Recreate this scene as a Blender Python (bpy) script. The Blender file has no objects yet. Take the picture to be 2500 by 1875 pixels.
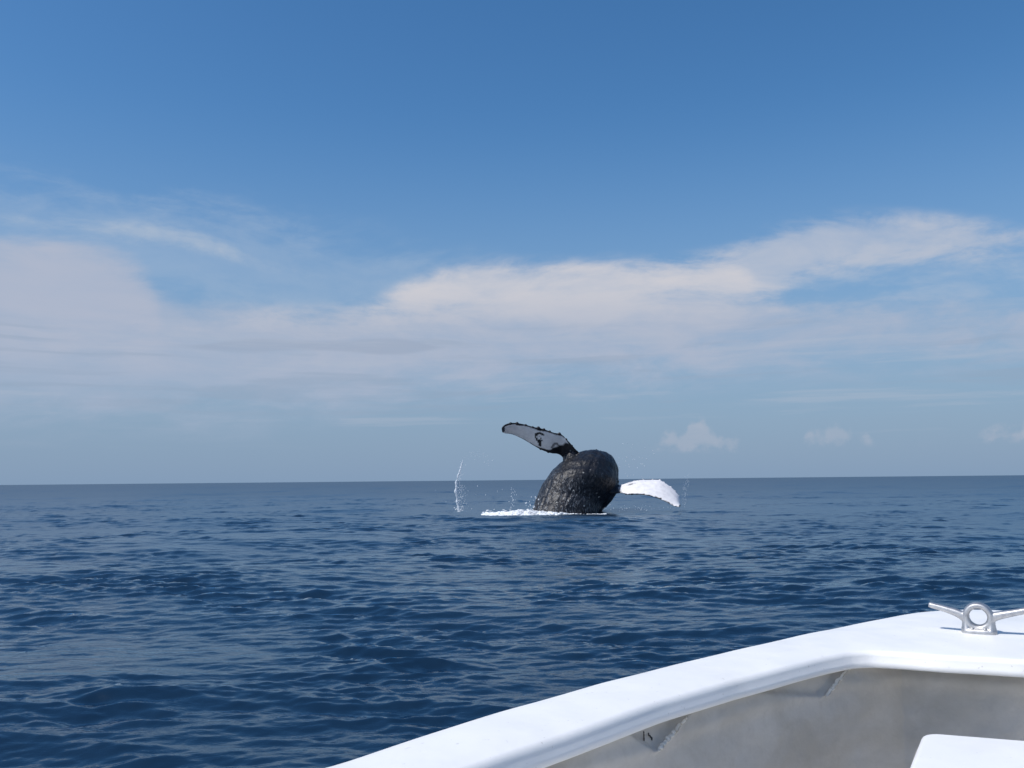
import bpy, bmesh, math, random
import numpy as np
from mathutils import Vector, Matrix, noise

# ------------------------------------------------------------------ camera
R = math.radians
scene = bpy.context.scene
C = scene.collection
CAM_H = 1.35
LENS = 31.2
PITCH, ROLL = R(6.18), R(0.55)
cd = bpy.data.cameras.new('camera')
cd.sensor_width = 36.0
cd.lens = LENS
cd.clip_start = 0.05
cd.clip_end = 80000.0
cam = bpy.data.objects.new('camera', cd)
C.objects.link(cam)
_r = Vector((1, 0, 0))
_f = Vector((0, math.cos(PITCH), math.sin(PITCH)))
_u = Vector((0, -math.sin(PITCH), math.cos(PITCH)))
_r2 = _r * math.cos(ROLL) - _u * math.sin(ROLL)
_u2 = _u * math.cos(ROLL) + _r * math.sin(ROLL)
M = Matrix((( _r2.x, _u2.x, -_f.x, 0.0), (_r2.y, _u2.y, -_f.y, 0.0),
            (_r2.z, _u2.z, -_f.z, CAM_H), (0, 0, 0, 1)))
cam.matrix_world = M
scene.camera = cam
FPX = LENS / 36.0 * 2500.0


def ray(px, py):
    """direction of the photograph's pixel (2500 x 1875), for measuring real positions"""
    return (_f + _r2 * ((px - 1250.0) / FPX) + _u2 * ((937.5 - py) / FPX)).normalized()


def at_y(px, py, Y):
    d = ray(px, py)
    return Vector((0, 0, CAM_H)) + d * (Y / d.y)


def at_z(px, py, z):
    d = ray(px, py)
    return Vector((0, 0, CAM_H)) + d * ((z - CAM_H) / d.z)


def az_el(px, py):
    d = ray(px, py)
    return math.atan2(d.x, d.y), math.atan2(d.z, math.hypot(d.x, d.y))


# ------------------------------------------------------------------ view / render settings
scene.view_settings.view_transform = 'Standard'
scene.view_settings.look = 'None'
scene.view_settings.exposure = 0.0
scene.view_settings.gamma = 1.0
scene.cycles.max_bounces = 8
scene.cycles.use_denoising = True

# ------------------------------------------------------------------ sun and sky
SUN_EL, SUN_AZ = R(55), R(-118)          # azimuth measured from +Y towards +X
sd = bpy.data.lights.new('sun', 'SUN')
sd.energy = 3.9
sd.angle = R(0.53)
sd.color = (1.0, 0.965, 0.92)
sun = bpy.data.objects.new('sun', sd)
C.objects.link(sun)
to_sun = Vector((math.sin(SUN_AZ) * math.cos(SUN_EL), math.cos(SUN_AZ) * math.cos(SUN_EL), math.sin(SUN_EL)))
sun.rotation_euler = to_sun.to_track_quat('Z', 'Y').to_euler()

world = bpy.data.worlds.new('World')
scene.world = world
world.use_nodes = True
world.cycles.sampling_method = 'MANUAL'
world.cycles.sample_map_resolution = 256
wt = world.node_tree
wt.nodes.clear()
WN, WL = wt.nodes, wt.links


class NB:
    """small node-building helper"""
    def __init__(self, tree):
        self.t = tree

    def node(self, kind, **kw):
        n = self.t.nodes.new(kind)
        for k, v in kw.items():
            setattr(n, k, v)
        return n

    def put(self, sock, v):
        if isinstance(v, bpy.types.NodeSocket):
            self.t.links.new(v, sock)
        else:
            sock.default_value = v

    def math(self, op, a, b=0.0, c=None, clamp=False):
        n = self.node('ShaderNodeMath', operation=op, use_clamp=clamp)
        self.put(n.inputs[0], a)
        self.put(n.inputs[1], b)
        if c is not None:
            self.put(n.inputs[2], c)
        return n.outputs[0]

    def smooth(self, v, lo, hi, t0=0.0, t1=1.0):
        n = self.node('ShaderNodeMapRange', interpolation_type='SMOOTHSTEP')
        self.put(n.inputs['Value'], v)
        self.put(n.inputs['From Min'], lo)
        self.put(n.inputs['From Max'], hi)
        self.put(n.inputs['To Min'], t0)
        self.put(n.inputs['To Max'], t1)
        return n.outputs[0]

    def xyz(self, x, y, z):
        n = self.node('ShaderNodeCombineXYZ')
        for i, v in enumerate((x, y, z)):
            self.put(n.inputs[i], v)
        return n.outputs[0]

    def noise(self, vec, scale, detail=4.0, rough=0.5, dist=0.0):
        n = self.node('ShaderNodeTexNoise')
        self.put(n.inputs['Vector'], vec)
        n.inputs['Scale'].default_value = scale
        n.inputs['Detail'].default_value = detail
        n.inputs['Roughness'].default_value = rough
        n.inputs['Distortion'].default_value = dist
        return n.outputs['Fac']

    def mix(self, fac, a, b):
        n = self.node('ShaderNodeMix', data_type='RGBA')
        self.put(n.inputs['Factor'], fac)
        self.put(n.inputs[6], a)
        self.put(n.inputs[7], b)
        return n.outputs[2]

    def mapping(self, vec, scale=(1, 1, 1), rot=(0, 0, 0), loc=(0, 0, 0)):
        n = self.node('ShaderNodeMapping')
        self.put(n.inputs['Vector'], vec)
        n.inputs['Scale'].default_value = scale
        n.inputs['Rotation'].default_value = rot
        n.inputs['Location'].default_value = loc
        return n.outputs[0]


W = NB(wt)
sky = W.node('ShaderNodeTexSky', sky_type='NISHITA')
sky.sun_disc = False
sky.sun_elevation = SUN_EL
sky.sun_rotation = SUN_AZ
sky.air_density = 1.0
sky.dust_density = 0.6
sky.ozone_density = 1.6
bg_sky = W.node('ShaderNodeBackground')
bg_sky.inputs['Strength'].default_value = 0.128
hsv = W.node('ShaderNodeHueSaturation')
hsv.inputs['Saturation'].default_value = 1.32
WL.new(sky.outputs[0], hsv.inputs['Color'])
WL.new(hsv.outputs[0], bg_sky.inputs['Color'])

tc = W.node('ShaderNodeTexCoord')
sep = W.node('ShaderNodeSeparateXYZ')
WL.new(tc.outputs['Generated'], sep.inputs[0])
X, Y, Z = sep.outputs
hyp = W.math('SQRT', W.math('ADD', W.math('MULTIPLY', X, X), W.math('MULTIPLY', Y, Y)))
hyp = W.math('MAXIMUM', hyp, 0.001)
AZ = W.math('ARCTAN2', X, Y)
EL = W.math('ARCTAN2', Z, hyp)
HP = math.pi / 2
U = W.math('DIVIDE', W.math('PINGPONG', W.math('ADD', AZ, HP / 2), HP), HP)
hx, hy = W.math('DIVIDE', X, hyp), W.math('DIVIDE', Y, hyp)
EMAX = 0.8


def sky_curve(pts):
    """curve over azimuth of an elevation; pts are photo pixels"""
    n = W.node('ShaderNodeFloatCurve')
    n.mapping.extend = 'HORIZONTAL'
    cv = n.mapping.curves[0]
    out = []
    for px, py in pts:
        a, e = az_el(px, py)
        out.append(((a + HP / 2) / HP, max(0.0, e) / EMAX))
    out = [(0.0, out[0][1])] + out + [(1.0, out[-1][1])]
    cv.points[0].location = out[0]
    cv.points[1].location = out[-1]
    for p in out[1:-1]:
        cv.points.new(*p)
    n.mapping.update()
    W.put(n.inputs['Value'], U)
    return W.math('MULTIPLY', n.outputs[0], EMAX)


def sky_vec(sh, sv, off=0.0):
    return W.xyz(W.math('ADD', W.math('MULTIPLY', hx, sh), off), W.math('MULTIPLY', hy, sh), W.math('MULTIPLY', EL, sv))


warp = W.node('ShaderNodeTexNoise')
W.put(warp.inputs['Vector'], sky_vec(3.0, 9.0, 1.7))
warp.inputs['Scale'].default_value = 1.0
warp.inputs['Detail'].default_value = 3.0


def warped(sh, sv, off, k):
    a = W.node('ShaderNodeVectorMath', operation='MULTIPLY_ADD')
    W.put(a.inputs[0], warp.outputs['Color'])
    a.inputs[1].default_value = (k, k, k)
    W.put(a.inputs[2], sky_vec(sh, sv, off))
    return a.outputs[0]


n_big = W.math('SUBTRACT', W.noise(warped(4.0, 18.0, 0.0, 1.5), 1.0, 6.0, 0.55), 0.5)
n_fine = W.math('SUBTRACT', W.noise(warped(15.0, 44.0, 7.3, 3.0), 1.0, 8.0, 0.62), 0.5)
n_streak = W.math('SUBTRACT', W.noise(warped(4.0, 80.0, 3.1, 1.5), 1.0, 5.0, 0.55), 0.5)
n_soft = W.math('SUBTRACT', W.noise(warped(7.0, 34.0, 5.5, 2.0), 1.0, 5.0, 0.5), 0.5)
n_puff = W.math('SUBTRACT', W.noise(sky_vec(55.0, 55.0, 2.0), 1.0, 5.0, 0.55), 0.5)


def cloud(top, bot, st, sb, op, edge=1.6, mottle=0.5, sharp=0.35, puffy=0.0):
    """soft profile between two elevation curves, its border broken up by fractal noise"""
    t, b = sky_curve(top), sky_curve(bot)
    prof = W.math('MULTIPLY', W.smooth(W.math('SUBTRACT', t, EL), -st, st), W.smooth(W.math('SUBTRACT', EL, b), -0.3 * sb, sb))
    nz = W.math('ADD', W.math('MULTIPLY', n_fine, 0.75), W.math('ADD', W.math('MULTIPLY', n_big, 0.45), W.math('MULTIPLY', n_soft, 0.45)))
    if puffy:
        nz = W.math('ADD', W.math('MULTIPLY', nz, 1 - puffy), W.math('MULTIPLY', n_puff, puffy * 2.0))
    band = W.math('MULTIPLY', prof, W.math('SUBTRACT', 1.0, prof))
    v = W.math('ADD', prof, W.math('MULTIPLY', W.math('MULTIPLY', nz, band), 4.0 * edge))
    m = W.smooth(v, 0.5 - sharp, 0.5 + sharp)
    m = W.math('MULTIPLY', m, W.math('ADD', 1.0, W.math('MULTIPLY', W.math('ADD', n_soft, n_fine), mottle)))
    return W.math('MULTIPLY', m, op, clamp=True)


# haze near the horizon
haze_f = W.smooth(EL, -0.02, 0.42, 0.95, 0.0)
# stratus veil filling the lower sky
veil = cloud([(0, 600), (180, 605), (330, 660), (420, 740), (620, 770), (900, 770), (1300, 735), (1700, 725), (2000, 742), (2500, 748)],
             [(0, 1080), (500, 1075), (900, 1040), (1300, 985), (1800, 955), (2500, 925)], 0.030, 0.10, 0.80, 1.3, 0.30, 0.45)
left_bank = cloud([(0, 606), (180, 612), (300, 650), (370, 720), (430, 850), (700, 900)],
                  [(0, 900), (430, 900), (700, 905)], 0.040, 0.10, 0.60, 1.5, 0.4, 0.42)
bank = cloud([(380, 800), (640, 775), (860, 764), (940, 732), (1010, 696), (1110, 662), (1300, 650), (1500, 646), (1690, 646), (1790, 640), (1860, 700), (1950, 738), (2200, 752), (2500, 760)],
             [(380, 930), (900, 960), (1300, 970), (1700, 940), (1900, 900), (2500, 880)], 0.022, 0.17, 0.95, 1.8, 0.30, 0.48)
wing = cloud([(1640, 650), (1780, 614), (1860, 580), (1950, 552), (2150, 538), (2300, 546), (2400, 560), (2500, 570), (2700, 580)],
             [(1640, 700), (1780, 770), (1880, 742), (2000, 692), (2150, 660), (2300, 650), (2400, 648), (2500, 650), (2700, 660)], 0.022, 0.040, 0.82, 2.2, 0.7, 0.5)
wing_veil = cloud([(1900, 690), (2150, 640), (2500, 640)], [(1900, 720), (2150, 740), (2500, 760)], 0.04, 0.05, 0.30, 2.5, 1.2, 0.5)
wisp = cloud([(0, 530), (90, 537), (250, 548), (400, 556), (490, 578), (560, 608), (660, 650)],
             [(0, 560), (90, 572), (250, 596), (400, 606), (490, 624), (560, 642), (660, 664)], 0.012, 0.024, 0.50, 2.4, 0.8, 0.5)
upper_fade = cloud([(0, 450), (500, 520), (900, 610), (1300, 690)], [(0, 700), (500, 760), (1300, 800)], 0.05, 0.05, 0.30, 2.5, 1.2, 0.5)
low_streak = W.math('MULTIPLY', W.smooth(n_streak, 0.01, 0.16),
                    W.math('MULTIPLY', W.smooth(EL, 0.05, 0.09), W.smooth(EL, 0.19, 0.15)))
light_streak = W.math('MULTIPLY', W.smooth(n_streak, -0.03, -0.20),
                      W.math('MULTIPLY', W.smooth(EL, 0.03, 0.08), W.smooth(EL, 0.21, 0.14)))


def puff(px0, px1, top, base, op):
    w = px1 - px0
    h = base - top
    t = [(px0 - 60, base + 6), (px0, base + 2), (px0 + .10 * w, base - .4 * h), (px0 + .22 * w, base - .6 * h), (px0 + .32 * w, base - .5 * h),
         (px0 + .40 * w, top + .1 * h), (px0 + .50 * w, top), (px0 + .60 * w, top + .18 * h), (px0 + .70 * w, base - .5 * h), (px0 + .84 * w, base - .45 * h),
         (px0 + .95 * w, base - .25 * h), (px1, base + 2), (px1 + 60, base + 6)]
    b = [(px0 - 60, base), (px1 + 60, base)]
    return cloud(t, b, 0.010, 0.014, op, 2.2, 1.2, 0.5, 0.8)


puffs = W.math('MAXIMUM', W.math('MAXIMUM', puff(1590, 1820, 1026, 1104, 0.45), puff(1950, 2140, 1034, 1092, 0.34)), puff(2370, 2720, 1024, 1082, 0.42))

bg_haze = W.node('ShaderNodeBackground')
bg_haze.inputs['Color'].default_value = (0.215, 0.325, 0.488, 1)
m1 = W.node('ShaderNodeMixShader')
W.put(m1.inputs[0], haze_f)
WL.new(bg_sky.outputs[0], m1.inputs[1])
WL.new(bg_haze.outputs[0], m1.inputs[2])


def stack(prev, fac, col):
    b = W.node('ShaderNodeBackground')
    if isinstance(col, bpy.types.NodeSocket):
        WL.new(col, b.inputs['Color'])
    else:
        b.inputs['Color'].default_value = (*col, 1)
    m = W.node('ShaderNodeMixShader')
    W.put(m.inputs[0], fac)
    WL.new(prev, m.inputs[1])
    WL.new(b.outputs[0], m.inputs[2])
    return m.outputs[0]


s = m1.outputs[0]
s = stack(s, upper_fade, (0.40, 0.50, 0.64))
s = stack(s, veil, (0.385, 0.455, 0.590))
s = stack(s, left_bank, (0.455, 0.490, 0.600))
s = stack(s, wing_veil, (0.40, 0.49, 0.63))
s = stack(s, wing, (0.455, 0.512, 0.625))
s = stack(s, bank, W.mix(W.smooth(W.math('ADD', EL, W.math('MULTIPLY', n_big, 0.03)), 0.15, 0.225), (0.42, 0.475, 0.595, 1), (0.60, 0.600, 0.650, 1)))
s = stack(s, wisp, (0.46, 0.53, 0.63))
s = stack(s, W.math('MULTIPLY', low_streak, 0.38), (0.29, 0.375, 0.50))
bar = cloud([(440, 846), (600, 828), (780, 834), (980, 828), (1080, 848), (1140, 852)], [(440, 852), (600, 864), (780, 858), (980, 868), (1080, 854), (1140, 850)], 0.004, 0.006, 0.55, 1.2, 0.6, 0.45)
s = stack(s, bar, (0.315, 0.385, 0.510))
s = stack(s, W.math('MULTIPLY', light_streak, 0.35), (0.44, 0.495, 0.60))
s = stack(s, puffs, (0.46, 0.49, 0.58))
wout = W.node('ShaderNodeOutputWorld')
WL.new(s, wout.inputs['Surface'])


# ------------------------------------------------------------------ helpers
def material(name):
    m = bpy.data.materials.new(name)
    m.use_nodes = True
    nt = m.node_tree
    b = nt.nodes['Principled BSDF']
    return m, NB(nt), b


def mesh_obj(name, verts, faces, mat=None, parent=None, smooth=True):
    me = bpy.data.meshes.new(name)
    me.from_pydata([tuple(v) for v in verts], [], faces)
    me.validate()
    if smooth:
        me.polygons.foreach_set('use_smooth', [True] * len(me.polygons))
    o = bpy.data.objects.new(name, me)
    C.objects.link(o)
    if mat:
        me.materials.append(mat)
    if parent:
        o.parent = parent
    return o


def grid_mesh(name, co, nu, nv, mat=None, parent=None, wrap=False, flip=False):
    """co: (nu*nv,3) array, u major"""
    me = bpy.data.meshes.new(name)
    iu = np.arange(nu if wrap else nu - 1)
    jv = np.arange(nv - 1)
    I, J = np.meshgrid(iu, jv, indexing='ij')
    I2 = (I + 1) % nu
    q = np.stack([I * nv + J, I2 * nv + J, I2 * nv + J + 1, I * nv + J + 1], -1).reshape(-1, 4)
    if flip:
        q = q[:, ::-1]
    n = len(q)
    me.vertices.add(len(co))
    me.vertices.foreach_set('co', np.ascontiguousarray(co, dtype=np.float32).ravel())
    me.loops.add(n * 4)
    me.loops.foreach_set('vertex_index', np.ascontiguousarray(q, dtype=np.int32).ravel())
    me.polygons.add(n)
    me.polygons.foreach_set('loop_start', np.arange(0, n * 4, 4, dtype=np.int32))
    me.polygons.foreach_set('use_smooth', np.ones(n, dtype=bool))
    me.update(calc_edges=True)
    o = bpy.data.objects.new(name, me)
    C.objects.link(o)
    if mat:
        me.materials.append(mat)
    if parent:
        o.parent = parent
    return o


def tag(o, label=None, cat=None, group=None, kind=None):
    for k, v in (('label', label), ('category', cat), ('group', group), ('kind', kind)):
        if v:
            o[k] = v
    return o


def remeshed(name, verts, faces, voxel, mat, parent=None, smooth_iter=0):
    """one continuous surface out of overlapping closed shapes"""
    o = mesh_obj(name, verts, faces, mat, parent)
    md = o.modifiers.new('r', 'REMESH')
    md.mode = 'VOXEL'
    md.voxel_size = voxel
    md.use_smooth_shade = True
    if smooth_iter:
        sm = o.modifiers.new('s', 'SMOOTH')
        sm.factor = 0.5
        sm.iterations = smooth_iter
    dg = bpy.context.evaluated_depsgraph_get()
    me = bpy.data.meshes.new_from_object(o.evaluated_get(dg))
    old = o.data
    o.modifiers.clear()
    o.data = me
    bpy.data.meshes.remove(old)
    if not me.materials:
        me.materials.append(mat)
    me.polygons.foreach_set('use_smooth', [True] * len(me.polygons))
    return o


class Geo:
    def __init__(self):
        self.v, self.f = [], []

    def add(self, vs, fs):
        n = len(self.v)
        self.v += [Vector(v) for v in vs]
        self.f += [tuple(i + n for i in f) for f in fs]

    def loft(self, rings):
        """closed tube through rings of equal length, capped"""
        n = len(rings[0])
        vs = [p for r in rings for p in r]
        fs = []
        for i in range(len(rings) - 1):
            for j in range(n):
                k = (j + 1) % n
                fs.append((i * n + j, i * n + k, (i + 1) * n + k, (i + 1) * n + j))
        fs.append(tuple(range(n))[::-1])
        fs.append(tuple((len(rings) - 1) * n + j for j in range(n)))
        self.add(vs, fs)

    def blob(self, c, r, seg=8, rings=5, squash=(1, 1, 1), rot=None):
        c = Vector(c)
        vs, fs = [], []
        vs.append(Vector((0, 0, 1)))
        for i in range(1, rings):
            th = math.pi * i / rings
            for j in range(seg):
                ph = 2 * math.pi * j / seg
                vs.append(Vector((math.sin(th) * math.cos(ph), math.sin(th) * math.sin(ph), math.cos(th))))
        vs.append(Vector((0, 0, -1)))
        for j in range(seg):
            fs.append((0, 1 + j, 1 + (j + 1) % seg))
        for i in range(rings - 2):
            for j in range(seg):
                a, b = 1 + i * seg + j, 1 + i * seg + (j + 1) % seg
                fs.append((a, a + seg, b + seg, b))
        last = len(vs) - 1
        o0 = 1 + (rings - 2) * seg
        for j in range(seg):
            fs.append((last, o0 + (j + 1) % seg, o0 + j))
        out = []
        for v in vs:
            p = Vector((v.x * squash[0], v.y * squash[1], v.z * squash[2])) * r
            if rot is not None:
                p = rot @ p
            out.append(c + p)
        self.add(out, fs)


def catmull(pts, n):
    """n samples of a Catmull-Rom curve through pts (arrays)"""
    P = np.asarray(pts, float)
    P = np.vstack([2 * P[0] - P[1], P, 2 * P[-1] - P[-2]])
    m = len(P) - 3
    t = np.linspace(0, m - 1e-9, n)
    i = t.astype(int)
    f = (t - i)[:, None]
    p0, p1, p2, p3 = P[i], P[i + 1], P[i + 2], P[i + 3]
    return 0.5 * ((2 * p1) + (-p0 + p2) * f + (2 * p0 - 5 * p1 + 4 * p2 - p3) * f ** 2 + (-p0 + 3 * p1 - 3 * p2 + p3) * f ** 3)


# ------------------------------------------------------------------ the sea
rng = np.random.default_rng(11)


def wave_tile(N, L, lmin, lmax, rms, wind_deg, spread, slope=4.0):
    k1 = 2 * np.pi * np.fft.fftfreq(N, L / N)
    KX, KY = np.meshgrid(k1, k1, indexing='ij')
    K = np.hypot(KX, KY)
    K[0, 0] = 1
    w = R(wind_deg)
    cosd = (KX * math.cos(w) + KY * math.sin(w)) / K
    P = K ** (-slope) * (0.025 + np.abs(cosd) ** spread)
    lam = 2 * np.pi / K
    P *= np.clip((lmax * 1.25 - lam) / (lmax * 0.5), 0, 1) * np.clip((lam - lmin * 0.8) / (lmin * 0.4), 0, 1)
    P[0, 0] = 0
    G = rng.normal(size=(N, N)) + 1j * rng.normal(size=(N, N))
    S = np.sqrt(P) * G
    h = np.fft.ifft2(S).real
    g = rms / h.std()
    dx = np.fft.ifft2(1j * KX / K * S).real
    dy = np.fft.ifft2(1j * KY / K * S).real
    return L, N, h * g, dx * g, dy * g


def sample(tile, x, y, ang):
    L, N, h, dx, dy = tile
    c, s = math.cos(ang), math.sin(ang)
    u = ((c * x + s * y) / L * N) % N
    v = ((-s * x + c * y) / L * N) % N
    i, j = u.astype(int) % N, v.astype(int) % N
    fu, fv = u - np.floor(u), v - np.floor(v)
    i2, j2 = (i + 1) % N, (j + 1) % N

    def bl(a):
        return (a[i, j] * (1 - fu) + a[i2, j] * fu) * (1 - fv) + (a[i, j2] * (1 - fu) + a[i2, j2] * fu) * fv
    H, DX, DY = bl(h), bl(dx), bl(dy)
    return H, c * DX - s * DY, s * DX + c * DY


TILES = [  # tile, rotation, choppiness, mesh spacing at which it has faded
    (wave_tile(512, 211.0, 14.0, 45.0, 0.065, 84, 8), 0.0, 0.8, 6.0),
    (wave_tile(512, 83.0, 4.0, 14.0, 0.038, 96, 4, 3.6), 0.12, 0.8, 2.4),
    (wave_tile(512, 31.0, 1.1, 4.0, 0.0125, 70, 5, 3.2), 0.31, 0.6, 1.0),
    (wave_tile(512, 9.7, 0.24, 1.1, 0.0092, 100, 6, 2.4), -0.22, 0.45, 0.45),
    (wave_tile(512, 3.3, 0.08, 0.24, 0.0028, 62, 6, 2.6), 0.57, 0.4, 0.12),
]
SLOPES = (0.02, 0.045, 0.06, 0.09, 0.09)
GUST = [(wave_tile(256, 61.0, 2.0, 9.0, 1.0, 80, 2, 3.0), 0.4), (wave_tile(256, 19.0, 0.9, 3.5, 1.0, 95, 2, 2.5), -0.7), (wave_tile(256, 331.0, 15.0, 80.0, 1.0, 60, 1, 3.0), 0.2)]


def sea_surface(x, y, spacing):
    z = np.zeros_like(x)
    ox, oy = np.zeros_like(x), np.zeros_like(x)
    lost = np.zeros_like(x)
    # patches of calmer and rougher water
    g = sum(w * sample(t, x, y * 0.8, a)[0] for (t, a), w in zip(GUST, (0.5, 0.55, 0.6)))
    gust = np.clip(np.exp(0.5 * g), 0.36, 1.75)
    for n, (tile, ang, chop, lim) in enumerate(TILES):
        H, DX, DY = sample(tile, x, y, ang)
        f = np.clip((lim - spacing) / (lim * 0.6), 0, 1)
        lost += (1 - f) * SLOPES[n] ** 2
        if n >= 3:
            f = f * gust
        elif n == 2:
            f = f * (0.45 + 0.55 * gust)
        z += H * f
        ox += DX * f * chop
        oy += DY * f * chop
    return z, ox, oy, lost


def build_sea():
    rad = [0.6, 1.2, 1.8, 2.4]
    while rad[-1] < 3.2:
        rad.append(rad[-1] + 0.1)
    while rad[-1] < 420:
        rad.append(rad[-1] * 1.0042)
    while rad[-1] < 60000:
        rad.append(rad[-1] * 1.035)
    rad = np.array(rad)
    ang = np.concatenate([np.linspace(-R(41), R(41), 760, endpoint=False), np.linspace(R(41), 2 * np.pi - R(41), 110, endpoint=False)])
    A, RR = np.meshgrid(ang, rad, indexing='ij')
    x, y = RR * np.sin(A), RR * np.cos(A)
    dr = np.gradient(rad)
    da = np.gradient(np.unwrap(ang))
    sp = np.maximum(np.broadcast_to(dr[None, :], x.shape), RR * np.abs(da)[:, None])
    z, ox, oy, lost = sea_surface(x.ravel(), y.ravel(), sp.ravel())
    # calm lee close to the hull
    x, y = x.ravel(), y.ravel()
    lee = np.clip((np.hypot(x, y) - 2.0) / 3.0, 0.35, 1.0)
    # low swell that rises in front of the whale
    co = np.stack([x + ox * lee, y + oy * lee, z * lee], -1)
    return co, len(ang), len(rad), lost


m_sea, S, b = material('sea_water')
m_sea.node_tree.nodes.remove(b)
geo = S.node('ShaderNodeNewGeometry')
att = S.node('ShaderNodeAttribute', attribute_name='lost')      # roughness of the ripples too fine for the mesh
vec = S.mapping(geo.outputs['Position'], (3.2, 5.2, 3.0), (0, 0, 0.12))
n1 = S.noise(vec, 1.0, 5.0, 0.6, 0.5)
vec2 = S.mapping(geo.outputs['Position'], (9.0, 15.0, 9.0), (0, 0, -0.2))
n2 = S.noise(vec2, 1.0, 3.0, 0.55, 0.3)
hgt = S.math('ADD', S.math('MULTIPLY', n1, 0.05), S.math('MULTIPLY', n2, 0.011))
bump = S.node('ShaderNodeBump')
bump.inputs['Strength'].default_value = 0.22
bump.inputs['Distance'].default_value = 1.0
S.put(bump.inputs['Height'], hgt)
body = S.node('ShaderNodeBsdfDiffuse')
body.inputs['Color'].default_value = (0.0065, 0.0215, 0.046, 1)
gl = S.node('ShaderNodeBsdfGlossy')
gl.inputs['Color'].default_value = (0.80, 0.93, 1.0, 1)
S.put(gl.inputs['Roughness'], S.math('MAXIMUM', 0.03, att.outputs['Fac']))
S.put(gl.inputs['Normal'], bump.outputs[0])
fr = S.node('ShaderNodeFresnel')
fr.inputs['IOR'].default_value = 1.345
S.put(fr.inputs['Normal'], bump.outputs[0])
refl = S.math('MINIMUM', fr.outputs[0], S.math('SUBTRACT', 1.0, S.math('MULTIPLY', att.outputs['Fac'], 2.3)))
mx = S.node('ShaderNodeMixShader')
S.put(mx.inputs[0], refl)
S.t.links.new(body.outputs[0], mx.inputs[1])
S.t.links.new(gl.outputs[0], mx.inputs[2])
S.t.links.new(mx.outputs[0], S.t.nodes['Material Output'].inputs['Surface'])

co, nu, nv, lost = build_sea()
sea = grid_mesh('sea', co, nu, nv, m_sea, wrap=True, flip=False)
a_ = sea.data.attributes.new('lost', 'FLOAT', 'POINT')
a_.data.foreach_set('value', np.clip(np.sqrt(np.sqrt(lost) * 0.5), 0, 0.5).astype(np.float32))
tag(sea, 'dark blue open sea with short wind ripples reaching the horizon', 'sea', kind='structure')



def sea_z(x, y):
    return float(sea_surface(np.array([float(x)]), np.array([float(y)]), np.array([0.2]))[0][0])


# ------------------------------------------------------------------ the whale
WY = 38.5
Z1 = 540.0 / 2212.0


def wp(zx, zy, Y):
    """point measured in the close view of the whale"""
    return at_y(1180 + zx * Z1, 1000 + zy * Z1, Y)


MPP = WY / FPX


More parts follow.
